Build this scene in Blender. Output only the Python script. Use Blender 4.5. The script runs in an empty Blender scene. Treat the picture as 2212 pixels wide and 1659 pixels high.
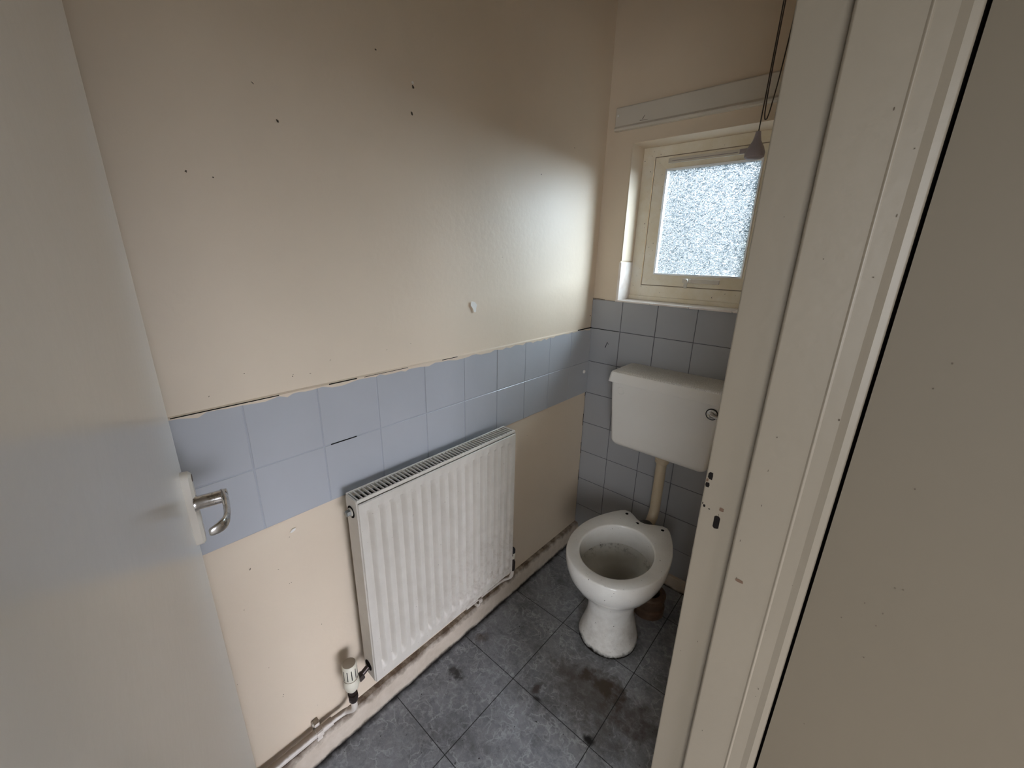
import bpy, bmesh, math, random
from mathutils import Vector, Matrix
random.seed(7)
S = bpy.context.scene
C = S.collection
PI = math.pi

# ---------------------------------------------------------------- camera, light, exposure
def look_camera(loc, yaw, pitch, roll, f_px, w=2212):
    a, b, c = (math.radians(v) for v in (yaw, pitch, roll))
    fw = Vector((math.sin(a)*math.cos(b), math.cos(a)*math.cos(b), math.sin(b)))
    r = Vector((math.cos(a), -math.sin(a), 0)); u = r.cross(fw)
    R = math.cos(c)*r + math.sin(c)*u; U = -math.sin(c)*r + math.cos(c)*u
    cam = bpy.data.cameras.new('camera'); o = bpy.data.objects.new('camera', cam); C.objects.link(o)
    m = Matrix((R, U, -fw)).transposed().to_4x4(); m.translation = Vector(loc)
    o.matrix_world = m
    cam.sensor_fit = 'HORIZONTAL'; cam.sensor_width = 36; cam.lens = f_px/w*36
    cam.clip_start = 0.01
    S.camera = o
look_camera((0.9277, -1.6005, 1.4058), -41.0293, -17.6139, 1.3619, 873.3)

W = bpy.data.worlds.new('World'); S.world = W; W.use_nodes = True
nt = W.node_tree; nt.nodes.clear()
out = nt.nodes.new('ShaderNodeOutputWorld'); bg = nt.nodes.new('ShaderNodeBackground')
tc = nt.nodes.new('ShaderNodeTexCoord'); sp = nt.nodes.new('ShaderNodeSeparateXYZ')
rp = nt.nodes.new('ShaderNodeValToRGB'); mr = nt.nodes.new('ShaderNodeMapRange')
nt.links.new(tc.outputs['Generated'], sp.inputs[0]); nt.links.new(sp.outputs['Z'], mr.inputs[0])
mr.inputs[1].default_value = -0.5; mr.inputs[2].default_value = 1.0
nt.links.new(mr.outputs[0], rp.inputs[0])
e = rp.color_ramp.elements
e[0].position = 0.0; e[0].color = (.30, .31, .26, 1)          # ground
e[1].position = 1.0; e[1].color = (1.0, 1.1, 1.25, 1)         # overcast zenith
for p, c in ((.25, (.42, .46, .38, 1)), (.34, (.70, .76, .70, 1)), (.44, (.88, .95, 1.0, 1))):
    k = e.new(p); k.color = c
nt.links.new(rp.outputs[0], bg.inputs[0]); bg.inputs[1].default_value = 1.25
nt.links.new(bg.outputs[0], out.inputs[0])

def area(name, loc, target, sx, sy, power, col):
    l = bpy.data.lights.new(name, 'AREA'); l.shape = 'RECTANGLE'; l.size = sx; l.size_y = sy
    l.energy = power; l.color = col
    o = bpy.data.objects.new(name, l); C.objects.link(o); o.location = loc
    d = Vector(target)-Vector(loc); o.rotation_euler = d.to_track_quat('-Z', 'Y').to_euler()
    return o
# bright open sky to the right of the small window, outdoors
area('sky_daylight', (2.0, 1.9, 2.6), (0.30, 0.0, 1.45), 3.2, 2.2, 2750, (.86, .95, 1.06))
# unseen hall daylight: lamp aimed low, with a wall opening made for it
area('hall_daylight', (3.4, -1.85, .95), (0.0, -1.35, -.25), 1.2, 1.1, 10.5, (.90, .93, 1.06)).data.spread = math.radians(68)
# added fill lamp behind the camera, to brighten the cistern and toilet
area('hall_fill_lamp', (1.95, -3.45, 1.25), (0.45, -0.4, 0.35), 1.5, 1.5, 18, (.93, .96, 1.0)).data.spread = math.radians(110)

S.view_settings.view_transform = 'Standard'; S.view_settings.look = 'None'
S.view_settings.exposure = 0.37; S.view_settings.gamma = 1.0
S.view_settings.use_curve_mapping = False
S.cycles.use_denoising = True
S.cycles.max_bounces = 10; S.cycles.diffuse_bounces = 6; S.cycles.transparent_max_bounces = 8
S.cycles.sample_clamp_indirect = 4.0

# ---------------------------------------------------------------- node helpers
def s2l(c):
    return tuple(((v/255+0.055)/1.055)**2.4 if v/255 > .04045 else v/255/12.92 for v in c)
class NT:
    """small wrapper for building a procedural material"""
    def __init__(s, name):
        s.m = bpy.data.materials.new(name); s.m.use_nodes = True
        s.t = s.m.node_tree; s.b = s.t.nodes['Principled BSDF']; s.o = s.t.nodes['Material Output']
        s.geo = s.t.nodes.new('ShaderNodeTexCoord')
    def n(s, typ, **kw):
        n = s.t.nodes.new('ShaderNode'+typ)
        for k, v in kw.items(): setattr(n, k, v)
        return n
    def l(s, a, b): s.t.links.new(a, b)
    def noise(s, scale, detail=4, rough=.5, vec=None, dist=0):
        n = s.n('TexNoise'); n.inputs['Scale'].default_value = scale
        n.inputs['Detail'].default_value = detail; n.inputs['Roughness'].default_value = rough
        n.inputs['Distortion'].default_value = dist
        s.l(vec if vec else s.geo.outputs['Object'], n.inputs['Vector']); return n.outputs['Fac']
    def ramp(s, v, lo, hi, a=0., b=1.):
        n = s.n('MapRange'); n.inputs[1].default_value = lo; n.inputs[2].default_value = hi
        n.inputs[3].default_value = a; n.inputs[4].default_value = b
        s.l(v, n.inputs[0]); return n.outputs[0]
    def math(s, op, a, b=None, c=None):
        n = s.n('Math', operation=op)
        for i, v in enumerate((a, b, c)):
            if v is None: continue
            if isinstance(v, (int, float)): n.inputs[i].default_value = v
            else: s.l(v, n.inputs[i])
        return n.outputs[0]
    def mix(s, f, a, b):
        n = s.n('Mix', data_type='RGBA')
        if isinstance(f, (int, float)): n.inputs[0].default_value = f
        else: s.l(f, n.inputs[0])
        for i, v in ((6, a), (7, b)):
            if isinstance(v, tuple): n.inputs[i].default_value = (*v[:3], 1)
            else: s.l(v, n.inputs[i])
        return n.outputs[2]
    def xyz(s):
        n = s.n('SeparateXYZ'); s.l(s.geo.outputs['Object'], n.inputs[0]); return n.outputs
    def bump(s, h, strength, dist=.01):
        n = s.n('Bump'); n.inputs['Strength'].default_value = strength
        n.inputs['Distance'].default_value = dist; s.l(h, n.inputs['Height'])
        s.l(n.outputs[0], s.b.inputs['Normal'])
    def set(s, col=None, rough=None, metal=None, coat=None, spec=None):
        if col is not None:
            if isinstance(col, tuple): s.b.inputs['Base Color'].default_value = (*col, 1)
            else: s.l(col, s.b.inputs['Base Color'])
        if rough is not None:
            if isinstance(rough, (int, float)): s.b.inputs['Roughness'].default_value = rough
            else: s.l(rough, s.b.inputs['Roughness'])
        if metal is not None: s.b.inputs['Metallic'].default_value = metal
        if coat is not None: s.b.inputs['Coat Weight'].default_value = coat
        if spec is not None: s.b.inputs['Specular IOR Level'].default_value = spec
        return s.m

def paint(name, col, rough=.5, mottle=.10, spots=0.0, bump=.05, spotcol=(.16, .12, .08), scale=3.0, spec=.5):
    k = NT(name)
    dark = tuple(c*(1-mottle) for c in col)
    f = k.ramp(k.noise(scale, 6, .6), .3, .7)
    c = k.mix(f, dark, col)
    if spots:
        s = k.ramp(k.noise(45, 2, .5), .76-spots*.1, .80-spots*.1)
        c = k.mix(k.math('MULTIPLY', s, .55), c, spotcol)
    k.bump(k.noise(60, 4, .5), bump, .004)
    return k.set(c, rough, spec=spec)

WALLC = (.715, .60, .465)
M = {}
M['wall'] = paint('cream_wall_paint', WALLC, .5, .05, 0, .12)
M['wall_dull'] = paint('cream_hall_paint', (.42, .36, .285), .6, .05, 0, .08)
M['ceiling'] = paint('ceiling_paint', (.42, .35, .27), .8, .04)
M['hall_panel'] = paint('shaded_hall_paint', (.132, .105, .071), .65, .05, 0, .05)  # cream hall paint in a darker copy, shade put into the colour
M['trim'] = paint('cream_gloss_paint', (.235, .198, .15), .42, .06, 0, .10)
M['door'] = paint('white_gloss_door_paint', (.92, .90, .86), .2, .03, 0, .03)
M['dark'] = paint('dark_void', (.012, .010, .009), .8, .2)
M['dark'].node_tree.nodes['Principled BSDF'].inputs['Specular IOR Level'].default_value = .05
M['mark'] = paint('dark_scuff', (.10, .075, .05), .8, .3)
M['gasket'] = paint('grimy_frame_joint', (.30, .24, .17), .7, .3)
M['filler'] = paint('white_filler', (.80, .77, .72), .7, .05)
M['pan'] = None
def tiles_mat(name, col, rough):
    k = NT(name)
    c = k.mix(k.ramp(k.noise(4, 4), .3, .7), tuple(v*.93 for v in col), col)
    k.bump(k.noise(25, 3), .06, .006)
    return k.set(c, rough)
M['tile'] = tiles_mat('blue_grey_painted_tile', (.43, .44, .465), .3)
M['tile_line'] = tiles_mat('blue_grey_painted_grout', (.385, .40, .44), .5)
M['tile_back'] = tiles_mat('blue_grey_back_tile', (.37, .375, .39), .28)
M['tile_back_line'] = tiles_mat('dark_grout', (.10, .10, .11), .6)
def tile_white():
    k = NT('white_sill_tile')
    c = k.mix(k.ramp(k.noise(20, 5), .45, .7), (.80, .74, .69), (.70, .60, .54))
    return k.set(c, .3)
M['tile_white'] = tile_white()
def upvc():
    k = NT('yellowed_window_plastic')
    c = k.mix(k.ramp(k.noise(9, 6, .7), .35, .7), (.86, .80, .68), (.76, .66, .48))
    s = k.ramp(k.noise(110, 3), .70, .74)
    c = k.mix(k.math('MULTIPLY', s, .8), c, (.10, .07, .04))
    return k.set(c, .4)
M['upvc'] = upvc()
M['upvc_clean'] = paint('old_white_plastic', (.66, .61, .53), .4, .08, 0)
def skirting():
    k = NT('dirty_skirting_paint')
    z = k.xyz()['Z']
    nn = k.noise(22, 6, .65)
    c = k.mix(k.ramp(nn, .35, .7), (.60, .52, .43), (.50, .42, .33))
    top = k.ramp(k.math('ADD', z, k.math('MULTIPLY', nn, .06)), .100, .125)
    c = k.mix(top, c, (.10, .065, .04))
    low = k.ramp(k.math('ADD', z, k.math('MULTIPLY', nn, -.03)), -.012, .0, 1, 0)
    c = k.mix(low, c, (.03, .022, .016))
    k.bump(k.noise(50, 5), .25, .003)
    return k.set(c, .5)
M['skirting'] = skirting()
def vinyl():
    k = NT('grey_marbled_vinyl_tiles')
    big = k.noise(6, 5, .6)
    base = k.mix(k.ramp(big, .3, .7), (.16, .166, .18), (.29, .30, .325))
    # light marble veins
    w = k.n('TexVoronoi', feature='DISTANCE_TO_EDGE'); w.inputs['Scale'].default_value = 21
    dn = k.n('TexNoise'); dn.inputs['Scale'].default_value = 16; dn.inputs['Detail'].default_value = 5
    k.l(k.geo.outputs['Object'], dn.inputs['Vector'])
    va = k.n('VectorMath', operation='SCALE'); k.l(dn.outputs['Color'], va.inputs[0]); va.inputs['Scale'].default_value = .16
    vb = k.n('VectorMath', operation='ADD'); k.l(k.geo.outputs['Object'], vb.inputs[0]); k.l(va.outputs[0], vb.inputs[1])
    k.l(vb.outputs[0], w.inputs['Vector'])
    v = k.ramp(w.outputs['Distance'], .0, .085, 1, 0)
    v = k.math('MULTIPLY', v, k.ramp(k.noise(15, 4), .36, .62))
    c = k.mix(k.math('MULTIPLY', v, .5), base, (.58, .60, .63))
    # fine cloud
    c = k.mix(k.math('MULTIPLY', k.ramp(k.noise(55, 8, .8), .48, .72), .5), c, (.50, .52, .55))
    c = k.mix(k.math('MULTIPLY', k.ramp(k.noise(38, 8, .8), .52, .66), .5), c, (.075, .075, .08))
    # grime patches
    g = k.ramp(k.noise(8, 6, .7), .52, .72)
    c = k.mix(k.math('MULTIPLY', g, .55), c, (.035, .030, .024))
    sp = k.ramp(k.noise(95, 3), .715, .735)
    c = k.mix(sp, c, (.01, .009, .008))
    X = k.xyz(); nz = k.noise(30, 4, .6)
    def stain(cx, cy, rx, ry, amt, col, c, wob=.9):
        dx = k.math('DIVIDE', k.math('SUBTRACT', X['X'], cx), rx)
        dy = k.math('DIVIDE', k.math('SUBTRACT', X['Y'], cy), ry)
        d = k.math('SQRT', k.math('ADD', k.math('MULTIPLY', dx, dx), k.math('MULTIPLY', dy, dy)))
        d = k.math('ADD', d, k.math('MULTIPLY', k.math('SUBTRACT', nz, .5), wob*2))
        return k.mix(k.math('MULTIPLY', k.ramp(d, .3, 1.0, 1, 0), amt), c, col)
    br = (.045, .024, .012)
    c = stain(.455, -.615, .040, .030, .9, br, c)
    c = stain(.530, -.615, .075, .062, .97, br, c)
    c = stain(.352, -.775, .016, .032, .85, (.05, .035, .03), c, .9)
    c = stain(.375, -.800, .020, .010, .9, (.008, .006, .005), c, 1.2)
    c = stain(.60, -.745, .09, .07, .45, (.05, .04, .03), c)
    c = stain(.495, -.660, .19, .14, .65, (.06, .045, .03), c, .5)
    c = stain(.39, -.655, .06, .05, .4, br, c)
    c = stain(.075, -.765, .028, .028, .7, (.09, .06, .04), c)
    c = stain(.64, -.64, .10, .08, .6, br, c)
    c = stain(.565, -.79, .022, .016, 1., (.006, .005, .004), c)
    c = stain(.11, -.925, .045, .02, .8, (.012, .010, .008), c, 1.6)
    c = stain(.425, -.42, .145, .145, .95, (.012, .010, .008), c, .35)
    # black grime line along the skirtings
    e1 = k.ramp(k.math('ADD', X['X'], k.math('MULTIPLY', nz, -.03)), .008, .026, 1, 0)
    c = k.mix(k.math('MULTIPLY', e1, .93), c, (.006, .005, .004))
    # seams of the tiles
    def seam(ax, off, wdt, c):
        m_ = k.math('MODULO', k.math('ADD', k.math('SUBTRACT', X[ax], off), 30.5), .305)
        m_ = k.math('ABSOLUTE', k.math('SUBTRACT', m_, .1525))
        return k.mix(k.ramp(m_, .1525-wdt, .1525-wdt*.3, 0, .96), c, (.004, .004, .004))
    c = seam('X', .2706, .0020, c); c = seam('Y', -.8027, .0018, c)
    k.bump(k.noise(35, 4), .12, .004)
    return k.set(c, k.ramp(k.noise(14, 4), .3, .7, .32, .6), spec=.4)
M['vinyl'] = vinyl()
def rad():
    k = NT('radiator_white_enamel')
    X = k.xyz(); n1 = k.noise(7, 5, .6)
    c = k.mix(k.ramp(k.noise(20, 5), .4, .75), (.62, .58, .515), (.57, .53, .465))
    f = k.math('MULTIPLY', k.ramp(X['Z'], .58, .26, 0, 1), k.ramp(X['Y'], -1.08, -.80, 0, 1))
    f = k.math('MULTIPLY', f, k.ramp(k.noise(34, 6, .7), .47, .70))
    c = k.mix(k.math('MULTIPLY', f, .45), c, (.22, .14, .08))
    s = k.ramp(k.noise(170, 2), .745, .765)
    c = k.mix(k.math('MULTIPLY', s, .7), c, (.12, .08, .05))
    return k.set(c, .38)
M['rad'] = rad()
def pipe_mat(name, col, dust):
    k = NT(name)
    g = k.n('NewGeometry'); sx = k.n('SeparateXYZ'); k.l(g.outputs['Normal'], sx.inputs[0])
    up = k.math('ADD', sx.outputs['Z'], k.math('MULTIPLY', k.math('SUBTRACT', k.noise(40, 5), .5), .9))
    c = k.mix(k.math('MULTIPLY', k.ramp(up, .45, .85), dust), col, (.15, .10, .06))
    return k.set(c, .35)
M['pipe'] = pipe_mat('painted_pipe', (.68, .62, .55), .85)
M['trv'] = pipe_mat('yellowed_valve_plastic', (.72, .68, .56), .8)
M['brass'] = paint('tarnished_brass', (.06, .045, .04), .35, .4)
M['brass'].node_tree.nodes['Principled BSDF'].inputs['Metallic'].default_value = .6
def metal(name, col, rough, spot=.4):
    k = NT(name)
    c = k.mix(k.math('MULTIPLY', k.ramp(k.noise(60, 5, .7), .48, .66), spot), col, (.16, .11, .05))
    return k.set(c, k.ramp(k.noise(40, 3), .3, .7, rough, rough+.2), metal=1.0)
M['chrome'] = metal('worn_chrome', (.62, .60, .57), .18)
M['steel'] = metal('grey_steel', (.30, .31, .30), .35, .3)
def porcelain(name, spots, rim=False):
    k = NT(name)
    c = k.mix(k.ramp(k.noise(5, 5, .6), .35, .7), (.90, .89, .86), (.80, .78, .74))
    if spots:
        s = k.ramp(k.noise(120, 3, .6), .70, .73)
        c = k.mix(k.math('MULTIPLY', s, .85), c, (.05, .03, .02))
    X = k.xyz()
    bk = k.math('MULTIPLY', k.ramp(X['Y'], .10, .20), k.ramp(k.noise(30, 5, .7), .45, .65))
    c = k.mix(k.math('MULTIPLY', bk, .45), c, (.30, .25, .20))
    if rim:
        nz = k.noise(30, 5, .7)
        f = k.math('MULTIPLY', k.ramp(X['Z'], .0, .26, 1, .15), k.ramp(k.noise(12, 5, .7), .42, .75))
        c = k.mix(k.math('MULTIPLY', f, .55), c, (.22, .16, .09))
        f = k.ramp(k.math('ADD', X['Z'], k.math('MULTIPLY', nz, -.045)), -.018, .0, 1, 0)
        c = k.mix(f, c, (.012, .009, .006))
    return k.set(c, .13, coat=.3)
M['porcelain'] = porcelain('white_porcelain', True, True)
def bowlm():
    k = NT('stained_bowl_porcelain')
    X = k.xyz()
    c = k.mix(k.ramp(k.noise(9, 5, .6), .35, .7), (.72, .71, .67), (.60, .585, .54))
    f = k.math('MULTIPLY', k.ramp(X['Z'], .265, .312, 0, 1), k.ramp(k.noise(26, 6, .75), .50, .60))
    f = k.math('MULTIPLY', f, k.ramp(X['Y'], -.50, -.36, 0, 1))
    c = k.mix(k.math('MULTIPLY', f, .95), c, (.035, .014, .010))
    f = k.math('MULTIPLY', k.ramp(X['Z'], .22, .16, 0, 1), .6)
    c = k.mix(f, c, (.14, .11, .06))
    return k.set(c, .2)
M['bowl'] = bowlm()
def lidm():
    k = NT('dusty_cistern_plastic')
    g = k.n('NewGeometry'); sx = k.n('SeparateXYZ'); k.l(g.outputs['Normal'], sx.inputs[0])
    up = k.ramp(sx.outputs['Z'], .7, .95)
    c = k.mix(k.ramp(k.noise(5, 3), .3, .7), (.80, .775, .73), (.76, .73, .68))
    f = k.math('MULTIPLY', up, k.ramp(k.noise(300, 4, .8), .42, .66))
    c = k.mix(k.math('MULTIPLY', f, .7), c, (.22, .16, .10))
    f = k.math('MULTIPLY', up, k.ramp(k.noise(85, 3, .6), .70, .74))
    c = k.mix(f, c, (.03, .02, .02))
    return k.set(c, .28)
M['cistern'] = lidm()
M['cream_pipe'] = paint('yellowed_flush_pipe', (.58, .48, .34), .4, .12, 0)
M['rubber'] = paint('black_rubber', (.012, .012, .013), .5, .2)
M['clay'] = paint('brown_clay_pipe', (.13, .075, .045), .5, .5, .5, .3, (.03, .02, .01), 30)
M['cord'] = paint('brown_cord', (.045, .030, .020), .8, .3)
M['grey_plastic'] = paint('grey_mauve_plastic', (.33, .29, .30), .45, .1)
M['paper'] = paint('white_label', (.72, .70, .68), .5, .02)
M['hall_floor'] = paint('hall_floor_lino', (.42, .38, .33), .5, .1)
def glass():
    k = NT('obscured_window_glass')
    t = k.t; t.nodes.remove(k.b)
    # pressed pattern: short wandering worm-like ridges, drawn as bands of a warped noise
    mp = k.n('Mapping'); mp.inputs['Scale'].default_value = (.8, 1, 1.25); k.l(k.geo.outputs['Object'], mp.inputs[0])
    dn = k.n('TexNoise'); dn.inputs['Scale'].default_value = 60; dn.inputs['Detail'].default_value = 1
    k.l(mp.outputs[0], dn.inputs['Vector'])
    va = k.n('VectorMath', operation='SCALE'); k.l(dn.outputs['Color'], va.inputs[0]); va.inputs['Scale'].default_value = .012
    vb = k.n('VectorMath', operation='ADD'); k.l(mp.outputs[0], vb.inputs[0]); k.l(va.outputs[0], vb.inputs[1])
    n = k.n('TexNoise'); n.inputs['Scale'].default_value = 120; n.inputs['Detail'].default_value = 0
    k.l(vb.outputs[0], n.inputs['Vector'])
    ph = k.math('MULTIPLY', n.outputs['Fac'], 22.0)
    sx = k.n('SeparateXYZ'); k.l(mp.outputs[0], sx.inputs[0])
    ph = k.math('ADD', ph, k.math('MULTIPLY', sx.outputs['Z'], 420))
    sn = k.math('SINE', ph)
    pat = k.ramp(sn, -.25, .65)
    tr = k.n('BsdfTransparent')
    k.l(k.mix(pat, (.11, .135, .14), (.80, .82, .83)), tr.inputs[0])
    gl = k.n('BsdfGlossy'); gl.inputs['Roughness'].default_value = .25
    bm = k.n('Bump'); bm.inputs['Strength'].default_value = .8; bm.inputs['Distance'].default_value = .003
    k.l(n.outputs['Fac'], bm.inputs['Height']); k.l(bm.outputs[0], gl.inputs['Normal'])
    tl = k.n('BsdfTranslucent'); tl.inputs[0].default_value = (.9, .95, 1, 1)
    m0 = k.n('MixShader'); m0.inputs[0].default_value = .035
    k.l(tr.outputs[0], m0.inputs[1]); k.l(tl.outputs[0], m0.inputs[2]); tr = m0
    mx = k.n('MixShader'); mx.inputs[0].default_value = .07
    k.l(tr.outputs[0], mx.inputs[1]); k.l(gl.outputs[0], mx.inputs[2]); k.l(mx.outputs[0], k.o.inputs[0])
    return k.m
M['glass'] = glass()

# ---------------------------------------------------------------- geometry helpers
class MB:
    def __init__(s): s.bm = bmesh.new()
    def box(s, lo, hi, mi=0):
        x0, y0, z0 = lo; x1, y1, z1 = hi
        v = [s.bm.verts.new(p) for p in ((x0,y0,z0),(x1,y0,z0),(x1,y1,z0),(x0,y1,z0),(x0,y0,z1),(x1,y0,z1),(x1,y1,z1),(x0,y1,z1))]
        for f in ((0,3,2,1),(4,5,6,7),(0,1,5,4),(1,2,6,5),(2,3,7,6),(3,0,4,7)):
            s.bm.faces.new([v[i] for i in f]).material_index = mi
        return s
    def poly(s, pts, mi=0):
        s.bm.faces.new([s.bm.verts.new(p) for p in pts]).material_index = mi; return s
    def loft(s, rings, cap0=True, cap1=True, closed=True, mi=0):
        vs = [[s.bm.verts.new(p) for p in r] for r in rings]
        n = len(vs[0])
        for a, b in zip(vs, vs[1:]):
            for i in range(n if closed else n-1):
                j = (i+1) % n
                s.bm.faces.new((a[i], a[j], b[j], b[i])).material_index = mi
        if cap0: s.bm.faces.new(list(reversed(vs[0]))).material_index = mi
        if cap1: s.bm.faces.new(vs[-1]).material_index = mi
        return s
    def frame_at(s, d):
        d = Vector(d).normalized(); u = d.orthogonal().normalized(); return u, d.cross(u)
    def lathe(s, base, axis, prof, n=32, mi=0, cap=True):
        """prof: list of (radius, distance along axis)"""
        base = Vector(base); ax = Vector(axis).normalized(); u, v = s.frame_at(ax)
        rings = [[base+ax*h+(u*math.cos(2*PI*i/n)+v*math.sin(2*PI*i/n))*max(r, 1e-5) for i in range(n)] for r, h in prof]
        return s.loft(rings, cap, cap, mi=mi)
    def tube(s, pts, r, n=16, mi=0, smooth=6, cap=True):
        pts = [Vector(p) for p in pts]
        if smooth and len(pts) > 2:                                # rounded corners
            q = [pts[0]]
            for a, b, c in zip(pts, pts[1:], pts[2:]):
                d1 = min((b-a).length, (c-b).length)*.45
                p0 = b+(a-b).normalized()*d1; p2 = b+(c-b).normalized()*d1
                for k in range(smooth+1):
                    t = k/smooth; q.append(p0*(1-t)**2+b*2*t*(1-t)+p2*t*t)
            q.append(pts[-1]); pts = q
        rings = []; u = None
        for i, p in enumerate(pts):
            d = (pts[min(i+1, len(pts)-1)]-pts[max(i-1, 0)]).normalized()
            if u is None: u = d.orthogonal().normalized()
            u = (u-d*u.dot(d)).normalized(); v = d.cross(u)
            rr = r[i] if isinstance(r, list) else r
            rings.append([p+(u*math.cos(2*PI*k/n)+v*math.sin(2*PI*k/n))*rr for k in range(n)])
        return s.loft(rings, cap, cap, mi=mi)
    def obj(s, name, mats, parent=None, smooth=False, bevel=0, seg=2, auto=None):
        bmesh.ops.recalc_face_normals(s.bm, faces=s.bm.faces)
        me = bpy.data.meshes.new(name); s.bm.to_mesh(me); s.bm.free()
        for m in (mats if isinstance(mats, (list, tuple)) else [mats]): me.materials.append(m)
        o = bpy.data.objects.new(name, me); C.objects.link(o)
        if parent is not None: o.parent = parent; o.matrix_parent_inverse = parent.matrix_basis.inverted()
        if smooth:
            me.polygons.foreach_set('use_smooth', [True]*len(me.polygons))
            if auto is not None:
                me.set_sharp_from_angle(angle=math.radians(auto))
        if bevel:
            b = o.modifiers.new('bevel', 'BEVEL'); b.width = bevel; b.segments = seg; b.limit_method = 'ANGLE'
            b.angle_limit = math.radians(40)
        return o
def tag(o, label=None, cat=None, group=None, kind=None):
    if label: o['label'] = label
    if cat: o['category'] = cat
    if group: o['group'] = group
    if kind: o['kind'] = kind
    return o
def empty(name, loc):
    o = bpy.data.objects.new(name, None); C.objects.link(o); o.location = loc; o.empty_display_size = .05; return o
def child_fix(root):
    bpy.context.view_layer.update()
def struct(o, label, cat='wall'): return tag(o, label, cat, kind='structure')

# ================================================================ SETTING
RX = .80            # inner face of the wall with the doorway
HX = .9485           # hall side of that wall
JY = -.93           # doorway jamb on the far side
HY = -1.655         # doorway jamb on the hinge side
CEIL = 2.38
FR = -1.80          # near end wall of the closet
# floor
o = MB().box((-.02, FR-.1, -.05), (RX+.02, .02, 0)).obj('floor', M['vinyl'])
struct(o, 'grey marbled vinyl tile floor with black seams and brown stains before the toilet', 'floor')
o = MB().box((RX+.021, -3.6, -.05), (3.6, JY+.1, -.002)).obj('floor', M['hall_floor'])
struct(o, 'plain hall floor outside the doorway, behind the camera', 'floor')
o = MB().box((-.1, FR-.1, CEIL), (RX+.02, .02, CEIL+.05)).obj('ceiling', M['ceiling'])
struct(o, 'cream painted ceiling over the toilet closet', 'ceiling')
o = MB().box((RX+.021, -3.6, CEIL), (3.6, JY+.1, CEIL+.05)).obj('ceiling', M['ceiling'])
struct(o, 'ceiling over the hall outside the doorway', 'ceiling')

# left wall, gently wavy plaster
b = MB()
NY, NZ = 60, 60
g = [[b.bm.verts.new((.0016*math.sin(j*.23+1.7*math.sin(i*.17))*math.sin(i*.11+.5) if 0 < i < NY else 0,
      FR-.1+(0-(FR-.1))*i/NY, -.02+(CEIL+.03)*j/NZ)) for j in range(NZ+1)] for i in range(NY+1)]
for i in range(NY):
    for j in range(NZ):
        b.bm.faces.new((g[i][j], g[i+1][j], g[i+1][j+1], g[i][j+1]))
b.box((-.12, FR-.1, -.02), (-.004, .14, CEIL+.02))
wall_left = b.obj('wall_left', M['wall'], smooth=True, auto=30)
struct(wall_left, 'long cream painted wall on the left carrying the blue grey tile band and radiator')

# back wall with the window opening
WX0, WX1, WZ0, WZ1 = .112, .638, 1.237, 1.825
b = MB()
b.box((-.004, 0, -.02), (WX0, .16, CEIL+.02)); b.box((WX1, 0, -.02), (RX+.16, .16, CEIL+.02))
b.box((WX0, 0, -.02), (WX1, .16, WZ0-.006)); b.box((WX0, 0, WZ1), (WX1, .16, CEIL+.02))
wall_back = b.obj('wall_back', M['wall'])
struct(wall_back, 'narrow end wall with the small window above grey tiles')
# wall with the doorway (closet side and hall side)
b = MB()
b.box((RX, JY+.028, -.02), (HX-.01, .0, CEIL)); b.box((RX, FR, -.02), (HX-.01, HY-.028, CEIL))
b.box((RX, HY-.028, 2.06), (HX-.01, JY+.028, CEIL))
o = b.obj('wall_right', M['wall']); struct(o, 'cream wall of the closet with the doorway, seen only past the jamb')
o = MB().box((-.0, FR-.1, -.02), (HX-.01, FR, CEIL)).obj('wall_front', M['wall']); struct(o, 'near end wall of the closet behind the open door')
# hall
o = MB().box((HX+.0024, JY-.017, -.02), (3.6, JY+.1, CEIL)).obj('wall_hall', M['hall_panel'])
struct(o, 'plain cream flat wall panel, its colour darkened as shade, at the far right beyond the dark gap')
b = MB()
b.box((HX-.01, -3.6, 2.05), (3.6, -3.5, CEIL)); b.box((HX-.01, -3.6, -.02), (3.6, -3.5, .45)); b.box((2.75, -3.6, .45), (3.6, -3.5, 2.05)); b.box((HX-.01, -3.6, .45), (1.15, -3.5, 2.05)); b.box((HX-.11, -3.6, -.02), (HX-.01, FR-.1, CEIL))  # wall opening added around the fill lamp
o = b.obj('wall_near', M['wall_dull']); struct(o, 'cream hall wall behind the camera')
b = MB()
b.box((3.5, -3.6, -.02), (3.6, -2.55, CEIL)); b.box((3.5, -1.15, -.02), (3.6, JY, CEIL)); b.box((3.5, -2.55, 1.75), (3.6, -1.15, CEIL)); b.box((3.5, -2.55, -.02), (3.6, -1.15, .35))
o = b.obj('wall_far', M['wall_dull']); struct(o, 'cream hall wall with an unseen opening made for the daylight lamp')

# ---- tiles
def tile_grid(b, plane, us, vs, off, gap=.0022, th=.0055, jit=.0004):
    for u0, u1 in zip(us, us[1:]):
        for v0, v1 in zip(vs, vs[1:]):
            a0, a1, c0, c1 = u0+gap/2, u1-gap/2, v0+gap/2, v1-gap/2
            t = off+th+random.uniform(-jit, jit); e = .0012
            if plane == 'x':   # on the left wall, u is y, v is z
                r0 = [(off, a0, c0), (off, a1, c0), (off, a1, c1), (off, a0, c1)]
                r1 = [(t-e, a0, c0), (t-e, a1, c0), (t-e, a1, c1), (t-e, a0, c1)]
                r2 = [(t, a0+e, c0+e), (t, a1-e, c0+e), (t, a1-e, c1-e), (t, a0+e, c1-e)]
            else:
                r0 = [(a0, -off, c0), (a1, -off, c0), (a1, -off, c1), (a0, -off, c1)]
                r1 = [(a0, -t+e, c0), (a1, -t+e, c0), (a1, -t+e, c1), (a0, -t+e, c1)]
                r2 = [(a0+e, -t, c0+e), (a1-e, -t, c0+e), (a1-e, -t, c1-e), (a0+e, -t, c1-e)]
            b.loft([r0, r1, r2], False, True)
T = .152; BT = 1.105
b = MB()
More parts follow.
